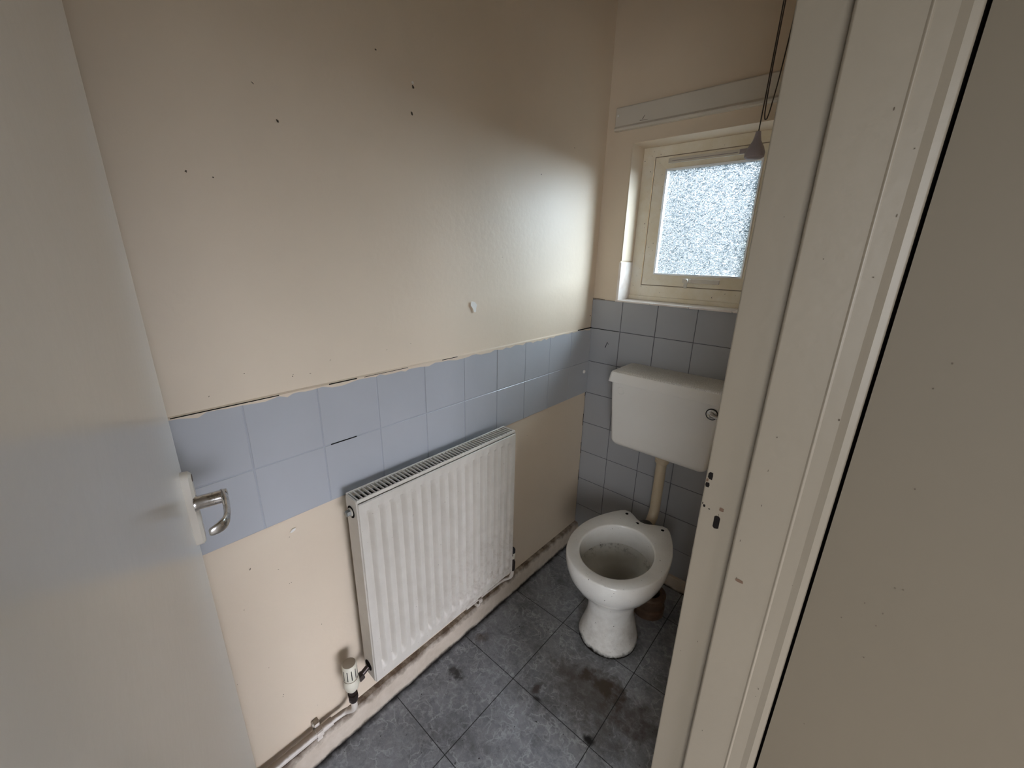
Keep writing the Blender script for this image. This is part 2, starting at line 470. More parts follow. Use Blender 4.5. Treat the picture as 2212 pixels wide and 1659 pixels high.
ys = [-.0065]+[-.0065-.006-T]+[-.3168-T*k for k in range(0, 10)]
ys = sorted([-.0065, -.3168+T]+[-.3168-T*k for k in range(0, 10)]+[FR])
ys = [y for y in ys if y >= FR]
tile_grid(b, 'x', ys, [BT-2*T, BT-T+.001, BT], 0)
b.box((0, FR, BT-2*T+.001), (.0045, -.0065, BT-.001), 1)
o = b.obj('tile_band', [M['tile'], M['tile_line']], wall_left)
# ragged paint edge on top of the band
b = MB()
y = FR
pts = []
while y < -.01:
    d = abs(random.gauss(.0025, .0022)) if random.random() < .8 else .008
    pts.append((y, BT-.001-min(d, .010))); y += random.uniform(.008, .03)
for (y0, z0), (y1, z1) in zip(pts, pts[1:]):
    b.poly([(.0064, y0, z0), (.0064, y1, z1), (.0064, y1, BT+.0012), (.0064, y0, BT+.0012)])
    b.poly([(.0064, y0, BT+.0012), (.0064, y1, BT+.0012), (.0, y1, BT+.004), (.0, y0, BT+.004)])
b.obj('paint_edge', M['wall'], wall_left)
b = MB()
for y0, y1, h in ((-1.496, -1.31, .0016), (-1.20, -1.13, .0022), (-1.02, -.98, .0012), (-.86, -.80, .0015), (-.12, -.01, .004), (-1.11, -1.0, .001)):
    b.box((.0058, y0, BT-.0002), (.0069, y1, BT+h))
b.box((.0050, -1.212, BT-T-.0005), (.0068, -1.145, BT-T+.0016))
b.obj('crack', M['dark'], wall_left)
b = MB()
xs = [0, .1441, .1441+T, .1441+2*T, .1441+3*T, RX]
zs = [BT-7*T, BT-6*T, BT-5*T, BT-4*T, BT-3*T, BT-2*T, BT-T, BT, 1.2318]
tile_grid(b, 'y', xs, [.06]+zs, 0, gap=.0022, th=.006)
b.box((0, -.0050, .06), (RX, 0, 1.2315), 1)
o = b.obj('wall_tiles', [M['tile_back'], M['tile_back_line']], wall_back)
# marks on the left wall
def blob(b, c, ax, r, elong=1., ang=0., n=9, lift=.0004, base=.0):
    pts = []
    for i in range(n):
        t = 2*PI*i/n; rr = r*random.uniform(.6, 1.25)
        u, v = rr*math.cos(t)*elong, rr*math.sin(t)
        u, v = u*math.cos(ang)-v*math.sin(ang), u*math.sin(ang)+v*math.cos(ang)
        if ax == 'x': pts.append((base+lift, c[0]+u, c[1]+v))
        elif ax == 'y': pts.append((c[0]+u, base-lift, c[1]+v))
        else: pts.append((c[0]+u, c[1]+v, base+lift))
    b.poly(pts)
b = MB()
for y, z, r, el, an in ((-.919, 1.781, .0045, 1, 0), (-.926, 1.725, .005, 1, 0), (-1.236, 1.640, .0035, 1.8, -.7), (-1.396, 1.530, .0032, 1, 0),
        (-1.358, 1.526, .0022, 1.4, -.6), (-1.27, 1.692, .0015, 4, -.6), (-.413, 1.667, .0035, 1.2, 0), (-1.013, 1.824, .0025, 1.8, 0),
        (-.225, 1.78, .002, 3, 0), (-1.451, .62, .0016, 1, 0), (-1.424, .717, .0022, 2, 1.2), (-1.335, .752, .0016, 1.5, 0), (-1.37, .68, .0012, 3, 0),
        (-.60, 1.40, .0015, 2, 0), (-.02, 1.16, .004, 1.3, 0)):
    blob(b, (y, z), 'x', r*(.8 if r > .004 else .6), el, an, base=.0022)
for k in range(26):
    blob(b, (random.uniform(-1.5, -.05), random.uniform(.15, .72)), 'x', random.uniform(.0006, .0013), base=.0022)
for k in range(8):
    blob(b, (random.uniform(-1.45, -.9), random.uniform(1.13, 1.17)), 'x', .0006, 3, random.uniform(-1, 1), base=.0022)
b.obj('scuff_marks', M['mark'], wall_left)
b = MB()
blob(b, (-.725, 1.253), 'x', .020, .55, .3, base=.0022); blob(b, (-.919, 1.789), 'x', .004, base=.0022)
blob(b, (-1.325, .765), 'x', .005, 1.4, .5, base=.0022)
b.lathe((.006, -.044, .908), (1, 0, 0), [(.008, 0), (.007, .005), (.003, .007)], 10)
b.obj('filler_patch', M['filler'], wall_left)
# arrow scratch and grime on back tiles
b = MB()
def stroke(b, p, q, w, base, ax='y'):
    p, q = Vector(p), Vector(q); d = (q-p).normalized(); nrm = Vector((-d.y, d.x))*w
    P = [p+nrm, q+nrm*.6, q-nrm*.6, p-nrm]
    b.poly([(v.x, -base, v.y) if ax == 'y' else (base, v.x, v.y) for v in P])
stroke(b, (.082, 1.027), (.090, 1.052), .0016, .0068); stroke(b, (.090, 1.052), (.097, 1.043), .0012, .0068)
stroke(b, (0.004, BT), (.14, BT), .0013, .0068)
for z in (.80, .65, .50, .35): stroke(b, (.0, z-.02), (.001, z+.04), .003, .0075)
stroke(b, (.0, 1.236), (.06, 1.234), .0012, .0068)
b.obj('grime_lines', M['dark'], wall_back)

# ---- skirtings
b = MB()
prof = [(0, 0), (.022, 0), (.022, .082), (.017, .094), (.004, .096), (0, .096)]
NS = 70
rings = []
for i in range(NS+1):
    y = FR+(-.004-FR)*i/NS; w = .0012*math.sin(i*.9)+random.uniform(-.0006, .0006)
    rings.append([(px+(w if px > .01 else 0), y, pz-.010*(i/NS)*(pz > .05)) for px, pz in prof])
b.loft(rings)
o = b.obj('baseboard_left', M['skirting'], smooth=True, auto=35); struct(o, 'dirty cream skirting board running along the left wall under the radiator', 'baseboard')
o = MB().box((.022, -.024, 0), (RX-.002, -.0062, .062)).obj('baseboard_back', M['skirting'], bevel=.003)
struct(o, 'low cream skirting board under the grey tiles behind the toilet', 'baseboard')

# ---- window
win = empty('window_1', (.40, .10, WZ0)); struct(win, 'small white plastic window with crinkled obscured glass above the cistern', 'window')
# reveal linings
b = MB()
b.box((WX0-.0005, .001, 1.395), (WX0+.004, .118, WZ1-.001)); b.box((WX0, .001, WZ1-.003), (WX1, .118, WZ1+.0005))
b.box((WX1-.004, .001, WZ0), (WX1, .118, WZ1))
b.obj('reveal', M['wall'], win, bevel=.001)
b = MB(); b.box((WX0-.004, -.004, WZ0), (WX0+.0065, .115, 1.390)); b.obj('reveal_tile', M['tile_white'], win, bevel=.001)
b = MB()
for x0, x1 in ((WX0-.002, .262), (.2645, .412), (.4145, .562), (.5645, WX1-.0)):
    b.box((x0, -.0125, WZ0-.006), (x1, .116, WZ0+.0005))
b.obj('window_sill', M['tile_white'], win, bevel=.0012)
FY = .100                                                         # room side face of the fixed frame
FX0, FX1, FZ0, FZ1 = WX0+.004, WX1-.004, WZ0+.0, WZ1-.003
def ring_frame(b, x0, x1, z0, z1, w, y0, y1, slope=0, bw=None):
    """mitred rectangular frame; inner edge set back by slope"""
    wb = bw if bw else w
    o_ = [(x0, z0), (x1, z0), (x1, z1), (x0, z1)]; i_ = [(x0+w, z0+wb), (x1-w, z0+wb), (x1-w, z1-w), (x0+w, z1-w)]
    rings = [[(x, y1, z) for x, z in o_], [(x, y0, z) for x, z in o_], [(x, y0+slope, z) for x, z in i_], [(x, y1, z) for x, z in i_]]
    b.loft(rings+[rings[0]], False, False)
b = MB()
ring_frame(b, FX0, FX1, FZ0, FZ1, .046, FY, FY+.05, .004, .062)
b.box((FX0+.002, FY-.008, FZ0+.0006), (FX1, FY+.002, FZ0+.018))
b.obj('window_frame', M['upvc'], win, bevel=.0015)
SX0, SX1, SZ0, SZ1 = .168, .588, 1.302, 1.783
b = MB()
ring_frame(b, SX0, SX1, SZ0, SZ1, .044, FY+.001, FY+.045, .010)
sash = b.obj('sash', M['upvc'], win, bevel=.0012)
b = MB()
ring_frame(b, SX0+.042, SX1-.042, SZ0+.042, SZ1-.042, .006, FY+.008, FY+.03, .004)
b.obj('glazing_bead', M['paper'], sash)
b = MB(); b.box((SX0+.045, FY+.019, SZ0+.045), (SX1-.045, FY+.023, SZ1-.045))
b.obj('glass_pane', M['glass'], win)
b = MB()   # dark gasket line round the sash
ring_frame(b, SX0-.003, SX1+.003, SZ0-.003, SZ1+.003, .003, FY+.0028, FY+.006)
b.obj('gasket', M['gasket'], win)
b = MB()
b.box((.222, FY-.006, 1.757), (.500, FY+.002, 1.774)); b.box((.470, FY-.0075, 1.758), (.497, FY-.005, 1.773), 1)
b.box((.235, FY-.0068, 1.7635), (.465, FY-.0055, 1.7655), 1)
b.obj('trickle_vent', [M['upvc_clean'], M['grey_plastic']], win, bevel=.001)
b = MB()
b.box((.338, FY-.005, 1.318), (.475, FY+.003, 1.334)); b.box((.345, FY-.009, 1.319), (.372, FY-.004, 1.333))
hb = b.obj('window_handle', M['upvc_clean'], win, bevel=.001)
b = MB(); b.lathe((.356, FY-.008, 1.326), (0, -1, 0), [(.008, 0), (.008, .008), (.005, .010)], 16)
b.box((.350, FY-.017, 1.298), (.362, FY-.010, 1.326)); b.obj('latch_lever', M['upvc_clean'], hb, bevel=.0015)
# pelmet batten
b = MB()
prof = [(0, 1.868), (-.020, 1.868), (-.021, 1.876), (-.014, 1.884), (-.014, 1.944), (-.011, 1.948), (0, 1.948)]
b.loft([[(x, y, z) for y, z in prof] for x in (.040, .72)])
o = b.obj('curtain_batten', M['upvc_clean'], bevel=.0008)
tag(o, 'long cream painted timber batten fixed to the wall above the window', 'batten')
b = MB(); b.lathe((.050, -.014, 1.920), (0, -1, 0), [(.004, 0), (.004, .002), (.002, .003)], 12)
b.obj('screw_cap', M['filler'], o)
b = MB(); stroke(b, (.150, 1.893), (.158, 1.905), .0012, .0146); stroke(b, (.14, 1.890), (.17, 1.889), .0008, .0146); b.obj('scratch', M['mark'], o)

# ---- doorway lining, stop and strike holes
ARR = .7805
b = MB()
prof = [(ARR, JY+.028), (ARR, JY+.0015), (ARR+.0015, JY), (.8395, JY), (.8415, JY-.0125), (.8435, JY-.0145), (.906, JY-.0150), (.9085, JY-.0165), (.911, JY-.0150),
        (.929, JY-.0148), (.933, JY-.0156), (.938, JY-.0166), (.9430, JY-.0158), (.9462, JY-.0150), (.947, JY-.0138), (.947, JY+.028)]
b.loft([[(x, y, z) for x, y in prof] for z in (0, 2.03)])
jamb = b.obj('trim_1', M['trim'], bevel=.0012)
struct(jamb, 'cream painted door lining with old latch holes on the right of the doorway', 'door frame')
def irregular(b, cx, cz, w, h, y, n=10, ang=0):
    pts = []
    for i in range(n):
        t = 2*PI*i/n; u = w/2*max(-1, min(1, 1.35*math.cos(t)))*random.uniform(.85, 1.05); v = h/2*max(-1, min(1, 1.35*math.sin(t)))*random.uniform(.88, 1.05)
        pts.append((cx+u, y, cz+v))
    b.poly(pts)
b = MB()
irregular(b, .8095, .984, .0095, .026, JY-.0004)
irregular(b, .7875, 1.064, .008, .014, JY-.0004, 7); irregular(b, .7855, 1.0465, .007, .009, JY-.0004, 6)
irregular(b, .7865, 1.006, .004, .005, JY-.0004, 6); irregular(b, .7835, 1.010, .0015, .004, JY-.0004, 6); irregular(b, .795, 1.0035, .003, .002, JY-.0004, 6)
b.obj('latch_hole', M['dark'], jamb)
b = MB(); irregular(b, .8135, 1.0105, .007, .007, JY-.0004, 10); irregular(b, .862, .905, .012, .006, JY-.0152, 10)
irregular(b, .784, 1.055, .0035, .006, JY-.0006, 8)
b.obj('screw_hole', M['clay'], jamb)
b = MB()
for k in range(24):
    x = random.choice((random.uniform(.79, .83), random.uniform(.85, .90), random.uniform(.912, .93)))
    z = random.uniform(.3, 1.6)
    yy = JY if x < .839 else JY-.0151
    irregular(b, x, z, random.uniform(.0008, .002), random.uniform(.001, .004), yy-.0003 if x < .905 else yy-.0012, 6)
b.obj('paint_chip', M['mark'], jamb)
b = MB()
b.box((.9472, JY-.0045, 0), (HX+.0022, JY+.02, 2.03)); b.obj('dark_gap', M['dark'], jamb)
b = MB()
for k in range(18):
    irregular(b, random.uniform(.99, 1.05), random.uniform(.5, 1.6), .0016, .0022, JY-.0175, 6)
b.obj('specks', M['mark'], bpy.data.objects['wall_hall'])
# hinge side lining and head
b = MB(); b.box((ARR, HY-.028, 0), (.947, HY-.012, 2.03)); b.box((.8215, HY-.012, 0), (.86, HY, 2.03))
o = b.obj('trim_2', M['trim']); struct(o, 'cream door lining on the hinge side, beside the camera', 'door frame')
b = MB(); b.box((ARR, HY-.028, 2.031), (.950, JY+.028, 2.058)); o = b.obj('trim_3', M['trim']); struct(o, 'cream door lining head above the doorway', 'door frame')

# ---- open door, its hall side towards the camera
E0 = Vector((.100, -1.509)); H0 = Vector((.792, -1.650)); D = (H0-E0).normalized(); N = Vector((-D.y, D.x))    # N points into the room (+y)
def dp(a, n, z): p = E0+D*a+N*n; return (p.x, p.y, z)      # a along the door from the free edge, n out of its face
DL = (H0-E0).length
door = empty('door_1', (H0.x, H0.y, 0)); struct(door, 'glossy off-white flush door standing open on the left with a worn lever handle', 'door')
b = MB()
b.loft([[dp(0, 0, z), dp(DL, 0, z), dp(DL, -.040, z), dp(0, -.040, z)] for z in (.008, 2.02)])
leaf = b.obj('door_leaf', M['door'], door, bevel=.0015)
HZ = .985
b = MB()
plate = []
for n_, ins in ((0, 0), (.010, .0), (.014, .004)):
    r = []
    for k in range(56):
        t = 2*PI*k/56
        u = (.016-ins)*math.copysign(abs(math.cos(t))**.6, math.cos(t)); v = (.069-ins)*math.copysign(abs(math.sin(t))**.55, math.sin(t))
        r.append(dp(.036+u, n_, HZ-.002+v))
    plate.append(r)
b.loft(plate)
bp = b.obj('handle_plate', M['upvc_clean'], door, smooth=True, auto=35)
b = MB(); b.lathe(dp(.034, .0138, HZ+.054), (N.x, N.y, 0), [(.007, 0), (.006, .001)], 14); b.obj('fixing_screw', M['clay'], bp)
b = MB()
b.lathe(dp(.046, .010, HZ+.012), (N.x, N.y, 0), [(.0135, 0), (.0135, .004), (.0115, .006), (.0115, .046), (.009, .0475)], 24)
# lever, flattened section
def lever_fine(pts, ws, hs, m=5):
    P, A, Z = [], [], []
    def cr(v, i, t):
        g = lambda j: v[max(0, min(len(v)-1, j))]
        a, b_, c, d = g(i-1), g(i), g(i+1), g(i+2)
        return .5*(2*b_+(c-a)*t+(2*a-5*b_+4*c-d)*t*t+(3*b_-a-3*c+d)*t**3)
    for i in range(len(pts)-1):
        for k in range(m):
            t = k/m
            P.append(tuple(cr([p[j] for p in pts], i, t) for j in range(3))); A.append(cr(ws, i, t)); Z.append(cr(hs, i, t))
    P.append(pts[-1]); A.append(ws[-1]*.7); Z.append(hs[-1]*.7)
    return lever(P, A, Z)
def lever(pts, ws, hs):
    rings = []
    for i, (a, n, z) in enumerate(pts):
        a0, n0, z0 = pts[max(i-1, 0)]; a1, n1, z1 = pts[min(i+1, len(pts)-1)]
        t = Vector((a1-a0, n1-n0)).normalized(); q = Vector((-t.y, t.x))
        rings.append([dp(a+q.x*math.cos(2*PI*k/16)*ws[i], n+q.y*math.cos(2*PI*k/16)*ws[i], z+math.sin(2*PI*k/16)*hs[i]) for k in range(16)])
    return rings
b.loft(lever_fine([(.034, .046, HZ+.012), (.040, .049, HZ+.012), (.055, .052, HZ+.012), (.080, .053, HZ+.011), (.110, .052, HZ+.009), (.128, .047, HZ+.008), (.137, .037, HZ+.007), (.140, .027, HZ+.006)],
             [.003, .005, .0055, .005, .0045, .0045, .004, .003], [.006, .0115, .012, .011, .010, .010, .009, .006]))
b.obj('handle_lever', M['chrome'], bp, smooth=True, auto=50)

# ================================================================ RADIATOR
R0, R1, RT, RBz = -1.206, -.620, .829, .232
rad_ = empty('radiator', (.07, -.91, RBz)); tag(rad_, 'white panel radiator with vertical ribs and top grille under the blue grey tile band', 'radiator')
b = MB()
PX = .099; NG = 17; pitch = (R1-R0-.030)/NG
cols = [R0, R0+.0015]; dep = [.004, 0]
y0 = R0+.0165
for gI in range(NG):
    y = y0+gI*pitch
    for t, d in ((.10, 0), (.13, .8), (.18, 1), (.40, 1), (.52, .6), (.62, .15), (.70, 0)):
        cols.append(y+t*pitch); dep.append(d)
cols += [R1-.0015, R1]; dep += [0, .004]
zs = [RBz, RBz+.002, RBz+.030, RBz+.034, RBz+.042, RBz+.052, RBz+.10]+[RBz+.1+(RT-.16-RBz-.1)*k/8 for k in range(1, 9)]+[RT-.062, RT-.052, RT-.043, RT-.034, RT-.012, RT-.010]
zf = lambda z: max(0, min(1, (z-(RBz+.032))/.018))*max(0, min(1, (RT-.036-z)/.018))
G = []
for y, d in zip(cols, dep):
    edge = d if d in (.004,) else 0
    G.append([b.bm.verts.new((PX-(edge if edge else .0130*d*zf(z))-(.004 if z in (zs[0], zs[-1]) else 0), y, z)) for z in zs])
for i in range(len(cols)-1):
    for j in range(len(zs)-1): b.bm.faces.new((G[i][j], G[i+1][j], G[i+1][j+1], G[i][j+1]))
# panel body behind the face
b.box((.078, R0+.002, RBz+.002), (.0845, R1-.002, RT-.012))
b.obj('ribbed_panel', M['rad'], rad_, smooth=True, auto=28)
def side(yy, sgn, hole):
    b = MB(); X0, X1 = .040, .0945
    n = 14
    def prof(inset, y):
        pts = [(X0+inset, RBz+.002+inset), (X1-inset, RBz+.002+inset)]
        rr = .010
        for k in range(7): t = k/6*PI/2; pts.append((X1-inset-rr+rr*math.cos(t), RT-rr-inset+rr*math.sin(t)))
        for k in range(7): t = PI/2+k/6*PI/2; pts.append((X0+inset+rr+rr*math.cos(t), RT-rr-inset+rr*math.sin(t)))
        return [(x, y, z) for x, z in pts]
    b.loft([prof(0, yy-sgn*.002), prof(0, yy+sgn*.0005), prof(.0015, yy+sgn*.002)])
    return b.obj('side_cover', M['rad'], rad_, smooth=True, auto=30)
sl = side(R0, -1, True); sr = side(R1, 1, False)
b = MB()
for z in (.787, .272):
    MB().lathe((.064, R0-.0022, z), (0, -1, 0), [(.0165, 0), (.0165, .0006)], 28).obj('cover_hole', M['dark'], sl)
b = MB()
b.lathe((.064, R0-.001, .787), (0, -1, 0), [(.011, 0), (.011, .004), (.008, .005)], 24)
b.obj('bleed_boss', M['rad'], rad_, smooth=True, auto=40)
b = MB(); b.lathe((.064, R0-.004, .787), (0, -1, 0), [(.0088, 0), (.0088, .011), (.0065, .013)], 6); b.obj('bleed_plug', M['steel'], rad_)
# grille
b = MB()
GX0, GX1 = .040, .0945
b.box((GX0, R0, RT-.010), (GX0+.0045, R1, RT+.0012)); b.box((GX1-.0045, R0, RT-.008), (GX1, R1, RT+.0012))
nb = 48
for k in range(nb+1):
    y = R0+.006+(R1-R0-.012)*k/nb
    b.box((GX0+.003, y-.0019, RT-.005), (GX1-.003, y+.0019, RT+.0004))
b.obj('top_grille', M['rad'], rad_, bevel=.0006, seg=1)
# convector fins and rear panel inside
b = MB(); b.box((.044, R0+.003, RBz+.02), (.050, R1-.003, RT-.015)); 
for k in range(60):
    y = R0+.008+(R1-R0-.016)*k/59; b.box((.050, y-.0005, RBz+.05), (.078, y+.0005, RT-.03))
b.obj('convector_fins', M['steel'], rad_)
b = MB()
b = None
for y in (R0+.09, R1-.09): MB().box((.0022, y-.012, RBz+.05), (.042, y+.012, RT-.06)).obj('wall_bracket', M['rad'], rad_)
# thermostatic valve
VY, VX = -1.262, .064
trv = empty('radiator_valve', (VX, VY, .18)); tag(trv, 'yellowed white thermostatic valve with slotted head at the lower left of the radiator', 'valve')
b = MB()
b.lathe((VX, VY, .277), (0, 0, 1), [(.0175, 0), (.0195, .006), (.0195, .048), (.017, .053), (.012, .055)], 32)
hd = b.obj('valve_head', M['trv'], trv, smooth=True, auto=35)
b = MB()
for k in range(11):
    t = 2*PI*k/11+.35; c, s = math.cos(t), math.sin(t); u = Vector((c, s, 0)); w = Vector((-s, c, 0)); P = Vector((VX, VY, 0))+u*.0198
    q = [P-w*.0011, P+w*.0011]
    b.poly([(q[0].x, q[0].y, .286), (q[1].x, q[1].y, .286), (q[1].x, q[1].y, .320), (q[0].x, q[0].y, .320)])
b.obj('head_slots', M['dark'], hd)
b = MB(); b.lathe((VX, VY, .232), (0, 0, 1), [(.012, 0), (.017, .008), (.0215, .022), (.0215, .036), (.0195, .040), (.0195, .046)], 32)
b.obj('valve_collar', M['trv'], trv, smooth=True, auto=35)
b = MB()
b.lathe((VX, VY, .188), (0, 0, 1), [(.0105, 0), (.0125, .004), (.0125, .020), (.009, .024), (.009, .046)], 20)
b.lathe((VX, VY, .205), (0, 0, 1), [(.0145, 0), (.0145, .010)], 6)
b.tube([(VX, VY, .243), (VX, VY+.02, .252), (VX, R0-.004, .268)], .0075, 14)
b.lathe((VX, VY+.020, .251), (0, 1, .28), [(.0125, 0), (.0125, .014), (.009, .016)], 6)
b.obj('valve_body', M['brass'], trv, smooth=True, auto=30)
# supply pipe along the skirting
b = MB()
PXx, PZ = .0275, .128
b.tube([(PXx, FR+.01, PZ+.006), (PXx, -1.45, PZ+.002), (PXx, -1.315, PZ)], .0115, 18, smooth=2)
b.tube([(PXx, -1.32, PZ), (PXx+.004, -1.275, PZ), (VX-.008, VY-.004, PZ+.02), (VX, VY, .160), (VX, VY, .190)], .0085, 16, smooth=5)
o = b.obj('radiator_pipe', M['pipe'], smooth=True, auto=50); tag(o, 'dusty cream painted heating pipe rising to the thermostatic valve from the skirting', 'pipe')
def clip(name, y, lab):
    b = MB()
    n = 12; r0, r1 = .0125, .0150
    for off in (0,):
        ring = []
        for k in range(n+1):
            t = -PI*.60+k/n*PI*1.2
            ring.append((PXx+r1*math.cos(t), r1*math.sin(t))); 
        inner = [(PXx+r0*math.cos(-PI*.60+k/n*PI*1.2), r0*math.sin(-PI*.60+k/n*PI*1.2)) for k in range(n, -1, -1)]
        sec = ring+inner
        b.loft([[(x, y+dy, z+PZ) for x, z in sec] for dy in (-.009, .009)])
    b.box((.0, y-.009, PZ-.020), (.012, y+.009, PZ+.020)); b.box((.012, y-.008, PZ-.032), (.030, y+.008, PZ-.012)); b.box((.004, y-.007, PZ+.010), (.022, y+.007, PZ+.024))
    o = b.obj(name, M['pipe'], bevel=.0012); tag(o, lab, 'pipe clip', 'pipe clips along the skirting'); return o
clip('pipe_clip', -1.352, 'chunky cream pipe clip holding the pipe left of the thermostatic valve')
clip('pipe_clip', -.735, 'cream pipe clip half hidden under the lower right of the radiator')
b = MB()
b.tube([(PXx, -.80, PZ+.008), (PXx, -.68, PZ+.008), (PXx+.005, -.60, PZ+.008), (.058, -.575, PZ+.02), (.060, -.575, .190)], .0080, 14, smooth=5)
o = b.obj('radiator_pipe', M['pipe'], smooth=True, auto=50); tag(o, 'short cream heating pipe curving up at the right end of the radiator', 'pipe')
ls = empty('radiator_valve', (.060, -.575, .19)); tag(ls, 'small dark lockshield valve at the lower right end of the radiator', 'valve')
b = MB(); b.lathe((.060, -.575, .186), (0, 0, 1), [(.010, 0), (.012, .004), (.012, .040), (.008, .045), (.008, .056)], 18)
b.tube([(.060, -.575, .262), (.060, -.600, .266), (.060, R1+.003, .270)], .009, 14, smooth=3); b.obj('valve_body', M['brass'], ls, smooth=True, auto=40)
b = MB(); b.lathe((.060, -.575, .243), (0, 0, 1), [(.009, 0), (.011, .002), (.011, .022), (.009, .026)], 18); b.obj('valve_spacer', M['trv'], ls, smooth=True, auto=40)
b = MB(); b.lathe((.060, -.575, .2695), (0, 0, 1), [(.009, 0), (.011, .002), (.011, .016), (.007, .022)], 18); b.obj('valve_cap', M['rubber'], ls, smooth=True, auto=40)

# ================================================================ TOILET PAN
CX = .424
pan = empty('toilet', (CX, -.42, 0)); tag(pan, 'white seatless toilet pan with stained bowl standing on the grimy floor', 'toilet')
rim_tab = [(-.163, .062), (-.160, .083), (-.168, .096), (-.19, .110), (-.225, .130), (-.27, .150), (-.32, .167), (-.37, .176), (-.42, .177), (-.47, .170), (-.52, .152), (-.56, .126), (-.59, .092), (-.608, .055), (-.615, .0)]
def outline(tab, cy, notch=None, n=72):
    pts = [(w, y-cy) for y, w in tab]
    half = pts[:]
    if notch is not None: half = [(0, notch-cy), (.018, notch+.003-cy), (.036, notch+.015-cy), (.052, notch+.032-cy)]+half
    else: half = [(0, tab[0][0]-cy)]+half if tab[0][1] > 0 else half
    full = half+[(-x, y) for x, y in reversed(half) if abs(x) > 1e-6]
    polar = sorted(((math.atan2(x, y), math.hypot(x, y)) for x, y in full))
    res = []
    for k in range(n):
        t = -PI+2*PI*(k+.5)/n
        for i in range(len(polar)):
            a0, r0 = polar[i-1]; a1, r1 = polar[i]
            if i == 0: a0 -= 2*PI
            if a0 <= t <= a1: break
        else: a0, r0 = polar[-1]; a1, r1 = polar[0]; a1 += 2*PI
        f = (t-a0)/max(1e-9, a1-a0)
        # linear in cartesian
        p0 = (r0*math.sin(a0), r0*math.cos(a0)); p1 = (r1*math.sin(a1), r1*math.cos(a1))
        dx, dy = math.sin(t), math.cos(t); ex, ey = p1[0]-p0[0], p1[1]-p0[1]
        den = dx*ey-dy*ex
        r = (p0[0]*ey-p0[1]*ex)/den if abs(den) > 1e-9 else r0*(1-f)+r1*f
        res.append((r*dx, r*dy))
    return res
CYp = -.385
OUT = outline(rim_tab, CYp, -.205)
def smoothp(P, it=1):
    for _ in range(it): P = [((P[i-1][0]+2*P[i][0]+P[(i+1) % len(P)][0])/4, (P[i-1][1]+2*P[i][1]+P[(i+1) % len(P)][1])/4) for i in range(len(P))]
    return P
OUT = smoothp(OUT, 1)
n_ = len(OUT)
def ell(rx, ryf, ryb, cy, n=n_):     # front radius, back radius
    r = []
    for k in range(n):
        t = -PI+2*PI*(k+.5)/n; x = math.sin(t); y = math.cos(t)
        r.append((x*rx, y*(ryb if y > 0 else ryf)+(cy-CYp)))
    return r
def ring(P, z, s=1., dy=0.): return [Vector((CX+x*s, CYp+y*s+dy, z)) for x, y in P]
def blend(A, B, f): return [(a[0]*(1-f)+b[0]*f, a[1]*(1-f)+b[1]*f) for a, b in zip(A, B)]
IN = ell(.126, .148, .152, -.420)
RZ = .396
OUTs = outline([(-.19, .06), (-.19, .09)]+rim_tab[4:], CYp, None); OUTs = smoothp(OUTs, 2)
b = MB()
BASE = ell(.112, .112, .125, -.415); NECK = ell(.084, .090, .115, -.415); NK2 = ell(.090, .100, .14, -.410)
rings = [ring(BASE, 0), ring(BASE, .012), ring(blend(BASE, NECK, .25), .03), ring(blend(BASE, NECK, .62), .065), ring(NECK, .11), ring(NECK, .15), ring(NK2, .19),
         ring(ell(.098, .112, .17, -.405), .212), ring(ell(.118, .140, .19, -.40), .24), ring(blend(ell(.118, .140, .19, -.40), OUTs, .5), .275), ring(blend(ell(.118, .140, .19, -.40), OUTs, .82), .315),
         ring(OUTs, .350, .99), ring(OUT, .372, 1.0), ring(OUT, RZ-.006, 1.0), ring(OUT, RZ-.0015, .992), ring(OUT, RZ, .975),
         ring(IN, RZ, 1.05), ring(IN, RZ-.002, 1.015), ring(IN, RZ-.008, 1.0), ring(IN, RZ-.078, .975), ring(IN, RZ-.083, .985), ring(IN, RZ-.083, 1.06)]
b.loft(rings, True, False)
body = b.obj('pan_body', M['porcelain'], pan, smooth=True, auto=50)
b = MB()
rings = [ring(IN, RZ-.079, 1.07), ring(IN, RZ-.095, 1.05), ring(ell(.116, .136, .146, -.42), .262), ring(ell(.095, .105, .140, -.41), .21), ring(ell(.065, .070, .105, -.395), .165), ring(ell(.045, .045, .07, -.375), .135), ring(ell(.040, .040, .055, -.365), .115)]
b.loft(rings, False, True)
bowl = b.obj('bowl', M['bowl'], pan, smooth=True, auto=60)
b = MB(); b.poly([tuple(p) for p in ring(ell(.050, .052, .078, -.38), .148)])
k = NT('dark_bowl_water'); k.set((.03, .03, .022), .03); b.obj('bowl_water', k.m, pan)
b = MB()   # seat hinge holes, dirt specks on the rim
for x, y, r in ((-.072, -.193, .0065), (.080, -.197, .0065)): MB().lathe((CX+x, y, RZ-.002), (0, 0, 1), [(r, 0), (r, .0024)], 14).obj('seat_hole', M['dark'], pan)
for x, y, r in ((-.012, -.222, .006), (-.045, -.203, .0), (.030, -.275, .0), (-.05, -.22, .0), (.12, -.58+.02, .0)):
    if r: blob(b, (CX+x, y), 'z', r, 1.3, 0, base=RZ, lift=.0006)
b.obj('rim_dirt', M['dark'], pan)
b = MB()   # fixing screw heads on the foot
for x, y, z in ((.099, -.37, .018), (.080, -.47, .022)): MB().lathe((CX+x, y, z-.004), (.8, -.2, .6), [(.005, 0), (.005, .004), (.002, .006)], 10).obj('foot_screw', M['mark'], pan)
b = MB()   # flush inlet boss behind the bowl
b.lathe((CX+.0, -.265, .345), (0, 1, .0), [(.032, 0), (.032, .05), (.028, .066)], 24)
b.obj('flush_inlet', M['porcelain'], pan, smooth=True, auto=40)
b = MB()   # outlet of the trap, rear
